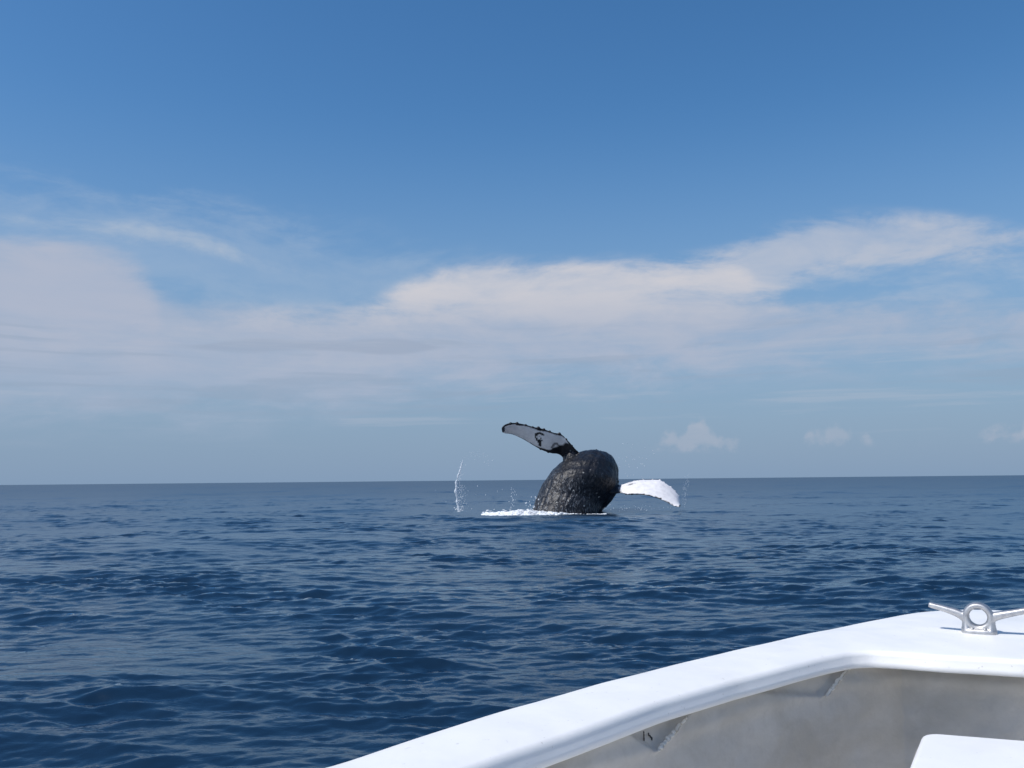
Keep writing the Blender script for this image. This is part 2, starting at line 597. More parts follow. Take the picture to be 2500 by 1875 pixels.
def whale():
    g = Geo()
    # trunk: centre (photo px), distance, radius (photo px)
    secs = [(1290, 1640, 36.8, 24), (1305, 1520, 37.0, 46), (1325, 1400, 37.4, 62), (1350, 1310, 37.9, 72), (1374, 1265, 38.2, 78), (1383, 1243, 38.4, 81),
            (1399, 1222, 38.6, 90), (1412, 1200, 38.8, 95), (1418, 1183, 38.95, 92), (1424, 1165, 39.08, 86), (1431, 1148, 39.2, 79),
            (1437, 1131, 39.3, 67), (1441, 1119, 39.36, 55), (1444, 1110, 39.4, 42), (1446, 1104, 39.42, 26), (1446, 1101, 39.43, 6)]
    cs = np.array([[*at_y(a, b_, y), r * MPP] for a, b_, y, r in secs])
    cs = catmull(cs, 64)
    NS = 56
    rings = []
    for i in range(len(cs)):
        c = Vector(cs[i, :3])
        t = Vector(cs[min(i + 1, 63), :3] - cs[max(i - 1, 0), :3]).normalized()
        e1 = Vector((1, 0, 0))
        e2 = t.cross(e1).normalized()
        r = max(0.02, cs[i, 3])
        rings.append([c + e1 * (r * math.cos(2 * math.pi * j / NS)) + e2 * (r * 1.06 * math.sin(2 * math.pi * j / NS)) for j in range(NS)])
    g.loft(rings)
    axis = cs[:, :3]

    flips = []

    def flipper(up, lo, y_root, y_tip, tilt, bumps, thick=0.085):
        up, lo = catmull(up, 72), catmull(lo, 72)
        rr, U, Lo = [], [], []
        for i in range(72):
            t = i / 71.0
            yc = y_root + (y_tip - y_root) * t
            tl_ = tilt * (0.25 + 0.75 * min(1.0, t * 2.5)) if tilt < 0 else tilt
            a, c = wp(*up[i], yc - tl_), wp(*lo[i], yc + tl_)
            mid, ch = (a + c) / 2, (a - c) / 2
            n = ch.cross(Vector((1, 0.0, 0.0))).normalized()
            th = max(0.03, thick * (1.25 - 0.7 * t) * min(1.0, ch.length * 2.2))
            th = min(th, max(ch.length * 0.6, 0.02))
            rr.append([mid + ch * math.cos(2 * math.pi * j / 20) + n * (th * math.sin(2 * math.pi * j / 20)) for j in range(20)])
            U.append(a)
            Lo.append(c)
        g.loft(rr)
        for (zx, zy, rad, edge) in bumps:
            best = min(range(72), key=lambda i: abs((up if edge else lo)[i][0] - zx))
            p = (U if edge else Lo)[best]
            q = (Lo if edge else U)[best]
            g.blob(p + (q - p).normalized() * rad * 0.3, rad * 0.85, 10, 7)
        flips.append((np.array([list(p) for p in U]), np.array([list(p) for p in Lo])))

    flipper([(183, 192), (222, 152), (300, 134), (400, 146), (500, 172), (600, 192), (700, 228), (780, 246), (850, 312), (920, 392), (1010, 470)],
            [(190, 214), (214, 232), (290, 246), (400, 296), (500, 358), (590, 408), (680, 438), (745, 446), (790, 478), (830, 560), (900, 640)],
            38.0, 38.95, 0.0 + 0.42,
            [(200, 0, .05, 1), (270, 0, .075, 1), (338, 0, .085, 1), (420, 0, .06, 1), (490, 0, .05, 1), (552, 0, .10, 1), (608, 0, .065, 1),
             (670, 0, .06, 1), (766, 0, .085, 1), (830, 0, .05, 1), (890, 0, .04, 1), (570, 0, .05, 0), (645, 0, .05, 0)])
    flipper([(1250, 742), (1370, 752), (1460, 728), (1550, 708), (1650, 704), (1760, 706), (1830, 742), (1900, 796), (1950, 852), (1974, 915), (1976, 955)],
            [(1250, 840), (1380, 838), (1450, 850), (1540, 848), (1630, 857), (1720, 880), (1790, 906), (1850, 936), (1900, 962), (1935, 970), (1960, 970)],
            38.2, 37.4, -0.5,
            [(1765, 0, .07, 1), (1810, 0, .045, 1), (1870, 0, .06, 1), (1915, 0, .05, 1), (1955, 0, .05, 1), (1690, 0, .045, 1), (1600, 0, .045, 1), (1510, 0, .05, 1),
             (1430, 0, .05, 0), (1480, 0, .045, 0), (1530, 0, .045, 0)])
    # shoulder under the raised flipper
    g.blob(wp(880, 520, 38.75), 0.46, 20, 12, (0.8, 0.9, 1.15))
    # knobs on the head
    rnd = random.Random(4)
    for zx, zy, Y_, r in [(1298, 490, 39.0, .055), (1285, 505, 39.0, .05), (1322, 585, 38.7, .06), (1338, 650, 38.6, .06), (1342, 720, 38.5, .06),
                          (1200, 440, 39.2, .06), (1130, 405, 39.5, .05), (1255, 478, 39.1, .05)]:
        g.blob(wp(zx, zy, Y_), r, 10, 7)
    o = remeshed('humpback_whale', g.v, g.f, 0.024, m_whale, smooth_iter=1)
    me = o.data
    n = len(me.vertices)
    co = np.empty(n * 3, np.float32)
    me.vertices.foreach_get('co', co)
    co = co.reshape(-1, 3).astype(float)
    nr = np.empty(n * 3, np.float32)
    me.vertices.foreach_get('normal', nr)
    nr = nr.reshape(-1, 3).astype(float)

    # photo-independent skin map: pale flipper blades with dark rims, dark trunk
    white = np.zeros(n)
    onf = np.zeros(n)
    scuff = np.zeros(n)
    for fi, (Up, Lw) in enumerate(flips):
        mid, ch = (Up + Lw) / 2, (Up - Lw) / 2
        near = np.where((np.min(np.abs(co[:, 0][:, None] - mid[None, ::6, 0]), 1) < 0.8))[0]
        P = co[near]
        best = np.full(len(near), 1e9)
        T = np.zeros(len(near))
        Cc = np.zeros(len(near))
        off = np.zeros(len(near))
        for i in range(72):
            d = P - mid[i]
            l = np.linalg.norm(ch[i]) + 1e-6
            cc = d @ (ch[i] / l)
            res = d - np.outer(cc, ch[i] / l)
            ex = np.maximum(np.abs(cc) - l, 0)
            dd = np.linalg.norm(res, axis=1) + ex
            k = dd < best
            best[k] = dd[k]
            T[k] = i / 71.0
            Cc[k] = (cc / l)[k]
            off[k] = dd[k]
        if fi == 1:
            T = 1 - T                                  # 0 at the tip for both
        nz = np.array([noise.noise(Vector(p) * 4.0) for p in P])
        nz2 = np.array([noise.noise(Vector(p) * 9.0 + Vector((5, 1, 2))) for p in P])
        on = off < 0.24
        if fi == 0:
            w = np.clip((0.90 - np.abs(Cc) + 0.10 * nz) / 0.06, 0, 1)
            lowdark = np.clip((Cc + 0.80 + 0.2 * nz - np.clip(T - 0.42, 0, 1) * 0.5) / 0.08, 0, 1)
            w *= lowdark
            w *= np.clip((T - 0.045 + 0.04 * nz) / 0.02, 0, 1)
            root = T - 0.66 - 0.16 * Cc + 0.06 * nz
            w *= 1 - np.clip(root / 0.03, 0, 1)
            # dark hook-shaped mark on the blade

            def stroke(pts, wd):
                dmin = np.full(len(near), 9.0)
                for (a, b2) in zip(pts[:-1], pts[1:]):
                    a, b2 = np.array(a), np.array(b2)
                    q = np.stack([T * 3.4, Cc * 0.42], -1)
                    a = a * np.array([3.4, 0.42])
                    b2 = b2 * np.array([3.4, 0.42])
                    h = np.clip(((q - a) @ (b2 - a)) / ((b2 - a) @ (b2 - a)), 0, 1)
                    dmin = np.minimum(dmin, np.linalg.norm(q - a - np.outer(h, b2 - a), axis=1))
                return np.clip((wd + 0.012 * nz2 - dmin) / 0.015, 0, 1)
            mk = stroke([(0.50, 0.55), (0.465, 0.62), (0.43, 0.45), (0.425, 0.12), (0.45, -0.2), (0.475, -0.5)], 0.045)
            mk = np.maximum(mk, stroke([(0.47, -0.1), (0.475, -0.5)], 0.065))
            mk = np.maximum(mk, stroke([(0.47, 0.3), (0.49, 0.0), (0.46, -0.1)], 0.03))
            mk2 = stroke([(0.60, -0.35), (0.62, 0.05), (0.655, 0.1), (0.68, -0.05)], 0.05) * 0.7
            w *= (1 - mk) * (1 - mk2)
        else:
            w = np.clip((1.02 - np.abs(Cc) + 0.10 * nz) / 0.05, 0, 1)
            w *= np.clip((T - 0.02 + 0.05 * nz) / 0.02, 0, 1)
            rim = np.clip((0.93 - Cc * np.clip((0.42 - T) * 6, 0, 1) + 0.12 * nz) / 0.06, 0, 1)
            w *= rim
            low = np.clip((Cc + 0.98 + 0.12 * nz2) / 0.08, 0, 1)
            w *= low
            w *= 1 - np.clip((T - 0.885 + 0.03 * nz) / 0.03, 0, 1)
            q = np.hypot((T - 0.78) * 5, (Cc - 0.35) * 1.3)
            w *= 1 - 0.7 * np.clip((0.22 + 0.15 * nz2 - q) / 0.08, 0, 1)
        w = np.where(on, w, 0)
        white[near] = np.maximum(white[near], w)
        onf[near] = np.maximum(onf[near], on * np.clip((0.9 - T) / 0.1, 0, 1) if True else 0)
    # relief of the trunk: long furrows along the body, lumps and barnacle crust
    trunk = 1 - np.clip(onf, 0, 1)
    disp = np.zeros(n)
    tdir = axis[40] - axis[20]
    tdir /= np.linalg.norm(tdir)
    idx = np.where(trunk > 0.02)[0]
    e1 = np.cross(tdir, [0, 1, 0])
    e1 /= np.linalg.norm(e1)
    e2 = np.cross(tdir, e1)
    for i in idx:
        p = co[i]
        d = p - axis[25]
        s_, a1, a2 = d @ tdir, d @ e1, d @ e2
        th = math.atan2(a2, a1)
        v = Vector((math.cos(th) * 9.0, math.sin(th) * 9.0, s_ * 0.9))
        left = min(1.0, max(0.0, (3.0 - p[0]) / 1.2)) * min(1.0, max(0.0, (2.0 - p[2]) / 0.6))     # throat grooves on the flank turned to us
        f = -0.020 * left * (0.5 + 0.9 * noise.noise(Vector(p) * 1.3)) * abs(math.sin(th * 17.0 + 1.2 * noise.noise(Vector((th * 2, s_ * 0.5, 0))))) ** 3
        f += noise.noise(v) * 0.014 + noise.noise(v * 2.3) * 0.010
        f += noise.noise(Vector(p) * 3.0) * 0.03 + noise.noise(Vector(p) * 8.0) * 0.013 + noise.noise(Vector(p) * 18.0) * 0.006
        disp[i] = f * trunk[i]
    co += nr * disp[:, None]
    me.vertices.foreach_set('co', co.astype(np.float32).ravel())
    for nm, arr in (('white', white), ('trunk', trunk)):
        a = me.attributes.new(nm, 'FLOAT', 'POINT')
        a.data.foreach_set('value', arr.astype(np.float32))
    me.update()
    return o


m_whale, K, b = material('whale_skin')
at_w = K.node('ShaderNodeAttribute', attribute_name='white')
at_t = K.node('ShaderNodeAttribute', attribute_name='trunk')
g_ = K.node('ShaderNodeNewGeometry')
pos = g_.outputs['Position']
vs = K.mapping(pos, (3.4, 3.4, 1.0), (0.25, R(-30), 0))
st1 = K.noise(vs, 4.6, 7.0, 0.7, 1.4)
st2 = K.noise(pos, 8.0, 6.0, 0.7, 1.0)
sp_ = K.node('ShaderNodeSeparateXYZ')
K.put(sp_.inputs[0], pos)
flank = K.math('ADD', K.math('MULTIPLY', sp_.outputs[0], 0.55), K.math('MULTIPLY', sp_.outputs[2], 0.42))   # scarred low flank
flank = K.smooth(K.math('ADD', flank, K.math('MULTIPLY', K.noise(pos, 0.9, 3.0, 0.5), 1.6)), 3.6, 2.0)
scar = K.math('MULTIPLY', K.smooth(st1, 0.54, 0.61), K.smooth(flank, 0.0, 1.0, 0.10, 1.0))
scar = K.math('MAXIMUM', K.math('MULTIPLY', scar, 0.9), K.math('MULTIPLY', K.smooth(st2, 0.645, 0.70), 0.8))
vor = K.node('ShaderNodeTexVoronoi')
K.put(vor.inputs['Vector'], pos)
vor.inputs['Scale'].default_value = 3.6
barn = K.smooth(vor.outputs['Distance'], 0.16, 0.10)
barn = K.math('MULTIPLY', barn, K.smooth(K.noise(pos, 1.7, 2.0), 0.5, 0.6))
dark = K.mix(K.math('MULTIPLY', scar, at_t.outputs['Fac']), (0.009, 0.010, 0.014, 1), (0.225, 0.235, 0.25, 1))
dark = K.mix(K.math('MULTIPLY', barn, at_t.outputs['Fac']), dark, (0.42, 0.42, 0.40, 1))
pale = K.mix(K.smooth(K.noise(pos, 5.0, 5.0, 0.6), 0.35, 0.7), (0.80, 0.78, 0.78, 1), (0.68, 0.66, 0.67, 1))
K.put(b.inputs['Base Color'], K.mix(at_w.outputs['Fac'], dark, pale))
b.inputs['Roughness'].default_value = 0.42
b.inputs['Specular IOR Level'].default_value = 0.32
bp = K.node('ShaderNodeBump')
bp.inputs['Strength'].default_value = 0.28
bp.inputs['Distance'].default_value = 0.04
K.put(bp.inputs['Height'], K.math('ADD', st1, st2))
K.put(b.inputs['Normal'], bp.outputs[0])
whale_o = whale()
tag(whale_o, 'dark humpback whale breaching with pale knobbly flippers spread', 'whale')

# ------------------------------------------------------------------ white water
m_foam, F, b = material('foam')
b.inputs['Base Color'].default_value = (0.82, 0.84, 0.86, 1)
b.inputs['Roughness'].default_value = 0.6
m_drop, F2, b2 = material('spray_water')
b2.inputs['Base Color'].default_value = (0.78, 0.83, 0.88, 1)
b2.inputs['Roughness'].default_value = 0.35
b2.inputs['Alpha'].default_value = 0.72


def rot_rand(rnd):
    from mathutils import Euler
    return Euler((rnd.uniform(0, 6.28), rnd.uniform(0, 6.28), rnd.uniform(0, 6.28))).to_matrix()


def foam_patch():
    rnd = random.Random(21)
    g = Geo()
    # the ridge of foam running left from the whale's flank
    prof = [(1180, .03), (1205, .07), (1225, .09), (1245, .16), (1270, .24), (1300, .26), (1325, .22), (1350, .12), (1380, .06), (1420, .03), (1460, .02), (1480, .02)]
    for i in range(2300):
        px = rnd.uniform(1180, 1479.9) if rnd.random() < .25 else rnd.uniform(1180, 1385)
        k = next(j for j in range(len(prof) - 1) if prof[j][0] <= px <= prof[j + 1][0])
        t = (px - prof[k][0]) / (prof[k + 1][0] - prof[k][0])
        hmax = prof[k][1] * (1 - t) + prof[k + 1][1] * t
        if px > 1365:
            Yc = 36.75 + rnd.gauss(0, .10)
        else:
            Yc = 37.0 + rnd.gauss(0, 0.5 if rnd.random() < .75 else 1.3)
        base = at_y(px, 1245, Yc)
        z = sea_z(base.x, Yc) + hmax * rnd.random() ** 1.6 * math.exp(-((Yc - 37.0) / 0.9) ** 2) * (0.6 + 0.7 * abs(noise.noise(Vector((base.x * 2.2, 0.0, 3.0))) * 1.6))
        r = rnd.uniform(.02, .06) * (0.6 if px > 1365 else 1.0)
        g.blob((base.x, Yc, z * 0.9), r, 6, 4, (rnd.uniform(1, 2.8), 1.3, rnd.uniform(.4, .8)), None)
    return mesh_obj('foam', g.v, g.f, m_foam)


foam = tag(foam_patch(), 'bright white foam lying along the waterline beside the whale', 'foam', kind='stuff')


def water_jet():
    rnd = random.Random(5)
    root = bpy.data.objects.new('water_splash', None)
    C.objects.link(root)
    base = at_y(1117, 1245, 37.0)
    root.location = (base.x, base.y, 0)
    g = Geo()
    path = [(1130, 1124), (1127, 1134), (1125, 1143), (1122, 1152), (1118, 1163), (1116, 1171), (1113, 1178), (1114, 1189), (1112, 1200), (1115, 1212), (1116, 1226), (1119, 1238), (1120, 1250)]
    wid = [.010, .028, .032, .034, .038, .016, .042, .036, .052, .026, .044, .046, .06]
    P = catmull([[*at_y(a, c, 37.0), w] for (a, c), w in zip(path, wid)], 80)
    rings = []
    for i in range(80):
        c = Vector(P[i, :3])
        w = P[i, 3] * (1 + 0.55 * noise.noise(Vector((i * 0.45, 3, 1))))
        w = max(.006, w)
        c.x += 0.03 * noise.noise(Vector((i * 0.3, 7, 2)))
        c -= root.location
        rings.append([c + Vector((math.cos(q * math.pi / 4), math.sin(q * math.pi / 4), 0)) * w * (1 + .3 * noise.noise(Vector((i * .5, q * 1.0, 5)))) for q in range(8)])
    g.loft(rings)
    mesh_obj('jet', g.v, g.f, m_drop, root)
    g = Geo()
    for i in range(306):
        t = rnd.random()
        if i < 170:      # drops torn off along the jet, more and lower near the water
            k = int(min(79, 79 * t ** 0.7))
            c = Vector(P[k, :3]) + Vector((abs(rnd.gauss(0, .10 + .10 * t)) - .06 + .12 * t, rnd.gauss(0, .15), rnd.gauss(0, .06)))
            r = rnd.uniform(.005, .016)
        elif i < 240:     # falling curtain just right of the jet
            c = at_y(1128 + rnd.gauss(0, 6), rnd.uniform(1185, 1246), 37.0 + rnd.gauss(0, .2))
            r = rnd.uniform(.005, .016)
        elif i < 290:    # arc that leads up to the flipper tip
            s_ = rnd.random()
            c = at_y(1132 + 70 * s_ + rnd.gauss(0, 5), 1118 - 40 * s_ + 55 * s_ * s_ + rnd.gauss(0, 6), 37.2 + rnd.gauss(0, .3))
            r = rnd.uniform(.005, .014)
        else:
            c = at_y(rnd.uniform(1060, 1230), rnd.uniform(1110, 1240), 37.2 + rnd.gauss(0, .6))
            r = rnd.uniform(.006, .018)
        g.blob(c - root.location, r, 5, 4, (1, 1, rnd.uniform(1, 1.8)))
    for i in range(16):
        c = at_y(1118 + rnd.gauss(0, 6), 1243 + rnd.gauss(0, 2.0), 37.0 + rnd.gauss(0, .2))
        g.blob(c - root.location, rnd.uniform(.012, .032), 6, 4, (1.3, 1.2, 1.0))
    sp = mesh_obj('droplets', g.v, g.f, m_drop, root)
    sp['kind'] = 'stuff'
    return root


tag(water_jet(), 'thin curved jet of white water with droplets, standing clear of the whale', 'splash')


def spray():
    rnd = random.Random(8)
    g = Geo()
    for i in range(260):
        u = rnd.random()
        if u < .10:
            c = at_y(1252 + rnd.gauss(0, 4), rnd.uniform(1190, 1240), 37.0)
            r = rnd.uniform(.008, .018)
        elif u < .5:
            t = rnd.random()
            c = at_y(1666 + 12 * t + rnd.gauss(0, 4), 1236 - 70 * t + rnd.gauss(0, 6), 37.9 + rnd.gauss(0, .2))
            r = rnd.uniform(.004, .010)
        elif u < .68:
            c = at_y(rnd.uniform(1500, 1600), rnd.uniform(1080, 1170), 38.5 + rnd.gauss(0, .5))
            r = rnd.uniform(.006, .02)
        elif u < .76:
            c = at_y(1300 + rnd.gauss(0, 9), 1233 + rnd.gauss(0, 12), 37.4)
            r = rnd.uniform(.012, .03)
        else:
            c = at_y(rnd.uniform(1460, 1640), 1240 + rnd.gauss(0, 4), 36.9 + rnd.gauss(0, .4))
            r = rnd.uniform(.005, .014)
        if c.z < 0.03:
            c.z = 0.03
        g.blob(c, r, 5, 4, (1, 1, rnd.uniform(1, 1.6)))
    return mesh_obj('spray', g.v, g.f, m_drop)


tag(spray(), 'fine water droplets flung up around the whale and flippers', 'spray', kind='stuff')

# ------------------------------------------------------------------ the boat
boat = bpy.data.objects.new('boat', None)
C.objects.link(boat)
tag(boat, 'white open fibreglass boat with a cleat on its bow gunwale', 'boat')
ZT = 0.98
PORT_OUT = [at_z(785, 1875, ZT), at_z(1010, 1802, ZT), at_z(1250, 1729, ZT), at_z(1467, 1666, ZT), at_z(1738, 1599, ZT), at_z(1900, 1562, ZT), at_z(2040, 1533, ZT),
            at_z(2150, 1510, ZT), at_z(2215, 1498, ZT), at_z(2262, 1490, ZT), at_z(2330, 1486, ZT), at_z(2420, 1487, ZT), at_z(2500, 1492, ZT)]
PORT_IN = [at_z(1000, 1925, ZT), at_z(1130, 1877, ZT), at_z(1250, 1835, ZT), at_z(1431, 1774, ZT), at_z(1612, 1712, ZT), at_z(1792, 1658, ZT), at_z(1900, 1632, ZT),
           at_z(2008, 1605, ZT), at_z(2075, 1591, ZT), at_z(2125, 1588, ZT), at_z(2200, 1592, ZT), at_z(2307, 1601, ZT), at_z(2500, 1612, ZT)]
for nm, L_ in (('out', PORT_OUT), ('in', PORT_IN)):
    print(nm, [(round(p.x, 2), round(p.y, 2)) for p in L_])
AX = Vector((0.77, 0.638, 0)).normalized()
NRM = Vector((-AX.y, AX.x, 0))
N0 = 0.18


def sn(p):
    return p.dot(AX), p.dot(NRM) - N0


def from_sn(s_, n_, z):
    v = AX * s_ + NRM * (n_ + N0)
    return Vector((v.x, v.y, z))


def half_line(pts, tip_s, aft, win):
    """port line from aft to the bow tip: three stretches, evenly sampled, then eased"""
    q = [sn(p) for p in pts]
    s0, n0 = q[0]
    s1, n1 = q[-1]
    aft_pts = [(-aft, n0 - 0.09), (-aft * .6, n0 - 0.03), (-aft * .2, n0 + 0.004), (s0, n0)]
    fore = [(s1, n1), (s1 + (tip_s - s1) * .45, n1 * .62), (s1 + (tip_s - s1) * .8, n1 * .27), (tip_s, 0.0)]
    out = []
    for seg, cnt in ((aft_pts, 140), (q, 200), (fore, 60)):
        a = np.array(seg)
        d = np.concatenate([[0], np.cumsum(np.hypot(*np.diff(a, axis=0).T))])
        t = np.linspace(0, d[-1], cnt, endpoint=(seg is fore))
        out.append(np.stack([np.interp(t, d, a[:, 0]), np.interp(t, d, a[:, 1])], -1))
    a = np.vstack(out)
    ker = np.hanning(win + 2)[1:-1]
    ker /= ker.sum()
    pad = np.vstack([np.repeat(a[:1], win, 0), a, np.repeat(a[-1:], win, 0)])
    sm = np.stack([np.convolve(pad[:, i], ker, 'same')[win:-win] for i in (0, 1)], -1)
    sm[-1, 1] = 0.0
    return sm


lo_d = half_line(PORT_OUT, 3.45, 3.6, 13)
li_d = half_line(PORT_IN, 2.45, 3.6, 9)


def both_sides(line):
    a = np.asarray(line)
    m = a[::-1][1:].copy()
    m[:, 1] *= -1
    return np.vstack([a, m])


OUT, INN = both_sides(lo_d), both_sides(li_d)
NT = len(OUT)

m_white, B_, b = material('white_gelcoat')
gp = B_.node('ShaderNodeNewGeometry').outputs['Position']
dirt = B_.smooth(B_.noise(gp, 6.0, 6.0, 0.65), 0.48, 0.75)
speck0 = B_.smooth(B_.noise(gp, 110.0, 2.0, 0.5), 0.70, 0.77)
B_.put(b.inputs['Base Color'], B_.mix(B_.math('MULTIPLY', speck0, 0.5), B_.mix(B_.math('MULTIPLY', dirt, 0.4), (0.83, 0.825, 0.81, 1), (0.73, 0.72, 0.68, 1)), (0.50, 0.48, 0.44, 1)))
B_.put(b.inputs['Roughness'], B_.smooth(B_.noise(gp, 9.0, 5.0, 0.6), 0.3, 0.7, 0.32, 0.5))
bpn = B_.node('ShaderNodeBump')
bpn.inputs['Strength'].default_value = 0.4
bpn.inputs['Distance'].default_value = 0.004
B_.put(bpn.inputs['Height'], B_.noise(gp, 14.0, 3.0, 0.5))
B_.put(b.inputs['Normal'], bpn.outputs[0])

m_liner, B2, b = material('raw_fibreglass_liner')
gp = B2.node('ShaderNodeNewGeometry').outputs['Position']
d1 = B2.smooth(B2.noise(gp, 5.0, 6.0, 0.6, 0.6), 0.35, 0.7)
d2 = B2.smooth(B2.noise(gp, 38.0, 4.0, 0.6), 0.45, 0.8)
colr = B2.mix(d1, (0.53, 0.507, 0.47, 1), (0.42, 0.393, 0.348, 1))
colr = B2.mix(B2.math('MULTIPLY', d2, 0.4), colr, (0.40, 0.37, 0.33, 1))
B2.put(b.inputs['Base Color'], colr)
b.inputs['Roughness'].default_value = 0.55
bpn = B2.node('ShaderNodeBump')
bpn.inputs['Strength'].default_value = 0.9
bpn.inputs['Distance'].default_value = 0.006
B2.put(bpn.inputs['Height'], B2.math('ADD', B2.noise(gp, 9.0, 4.0, 0.55), B2.math('MULTIPLY', B2.noise(gp, 60.0, 3.0), 0.15)))
B2.put(b.inputs['Normal'], bpn.outputs[0])

# gunwale moulding: profile swept round the boat; each entry mixes outer (0) and inner (1) line, plus an offset and height
LIP = 0.031
prof = [(-0.012, -0.11), (0.010, -0.095), (0.012, -0.03), (0.008, -0.012), (-0.004, -0.002)]   # outside flange: offset outward, dz


def gunwale():
    rows = []
    out_n = np.gradient(OUT, axis=0)
    out_n = np.stack([-out_n[:, 1], out_n[:, 0]], -1)
    out_n /= np.linalg.norm(out_n, axis=1)[:, None]
    in_n = np.gradient(INN, axis=0)
    in_n = np.stack([-in_n[:, 1], in_n[:, 0]], -1)
    in_n /= np.linalg.norm(in_n, axis=1)[:, None]
    pts = []
    for off, dz in prof:
        pts.append((OUT + out_n * off, dz))
    for t in np.linspace(0.04, 0.84, 14):
        crown = 0.007 * math.sin(math.pi * t)
        pts.append((OUT * (1 - t) + INN * t, crown))
    for a in np.linspace(0, 1, 8):                    # rolled inner edge
        th = a * math.pi / 2
        rr = 0.014
        pts.append((INN + in_n * (rr * (1 - math.sin(th)) - 0.002), -rr * (1 - math.cos(th))))
    pts.append((INN - in_n * 0.006, -LIP * 0.7))
    pts.append((INN - in_n * 0.008, -LIP))
    pts.append((INN - in_n * 0.005, -LIP - 0.003))
    pts.append((INN + in_n * 0.03, -LIP - 0.003))
    co = []
    for k in range(NT):
        for line, dz in pts:
            wob = 0.002 * noise.noise(Vector((line[k, 0] * 5, line[k, 1] * 5, dz * 8)))
            co.append(from_sn(line[k, 0], line[k, 1], ZT + dz + wob))
    return grid_mesh('gunwale', np.array([list(c) for c in co]), NT, len(pts), m_white, boat, flip=True), in_n, out_n


gun, in_n, out_n = gunwale()


def hull():
    levels = [(-0.012, ZT - 0.105), (-0.03, 0.75), (-0.09, 0.45), (-0.17, 0.2), (-0.30, 0.0), (-0.55, -0.2), (-0.85, -0.33)]
    co = []
    for k in range(NT):
        for off, z in levels:
            n_ = OUT[k] + out_n[k] * max(off, -abs(OUT[k, 1]) - 0.02)
            co.append(from_sn(n_[0], n_[1], z))
    return grid_mesh('hull', np.array([list(c) for c in co]), NT, len(levels), m_white, boat)


hull()


def arc_of(px, py, z):
    """place along the inner line of a photo point lying at height z near the liner"""
    p = at_z(px, py, z)
    s_, n_ = sn(p)
    d = np.hypot(INN[:NT // 2, 0] - s_, INN[:NT // 2, 1] - n_)
    return int(d.argmin())


SEG = np.concatenate([[0], np.cumsum(np.hypot(*np.diff(INN, axis=0).T))])


def on_liner(px, py):
    """arc length and drop below the lip of a photo point on the upright liner"""
    best = None
    for k in range(0, NT // 2 + 20):
        v = from_sn(*(INN[k] + in_n[k] * 0.014), 0)
        d = ray(px, py)
        # ray against the vertical plane through this station
        t = (v.x * d.y - v.y * d.x)
        if best is None or abs(t) < best[0]:
            if v.dot(Vector((d.x, d.y, 0))) > 0.4:
                dist = math.hypot(v.x, v.y) / math.hypot(d.x, d.y)
                best = (abs(t), SEG[k], ZT - LIP - (CAM_H + d.z * dist))
    return best[1], best[2]


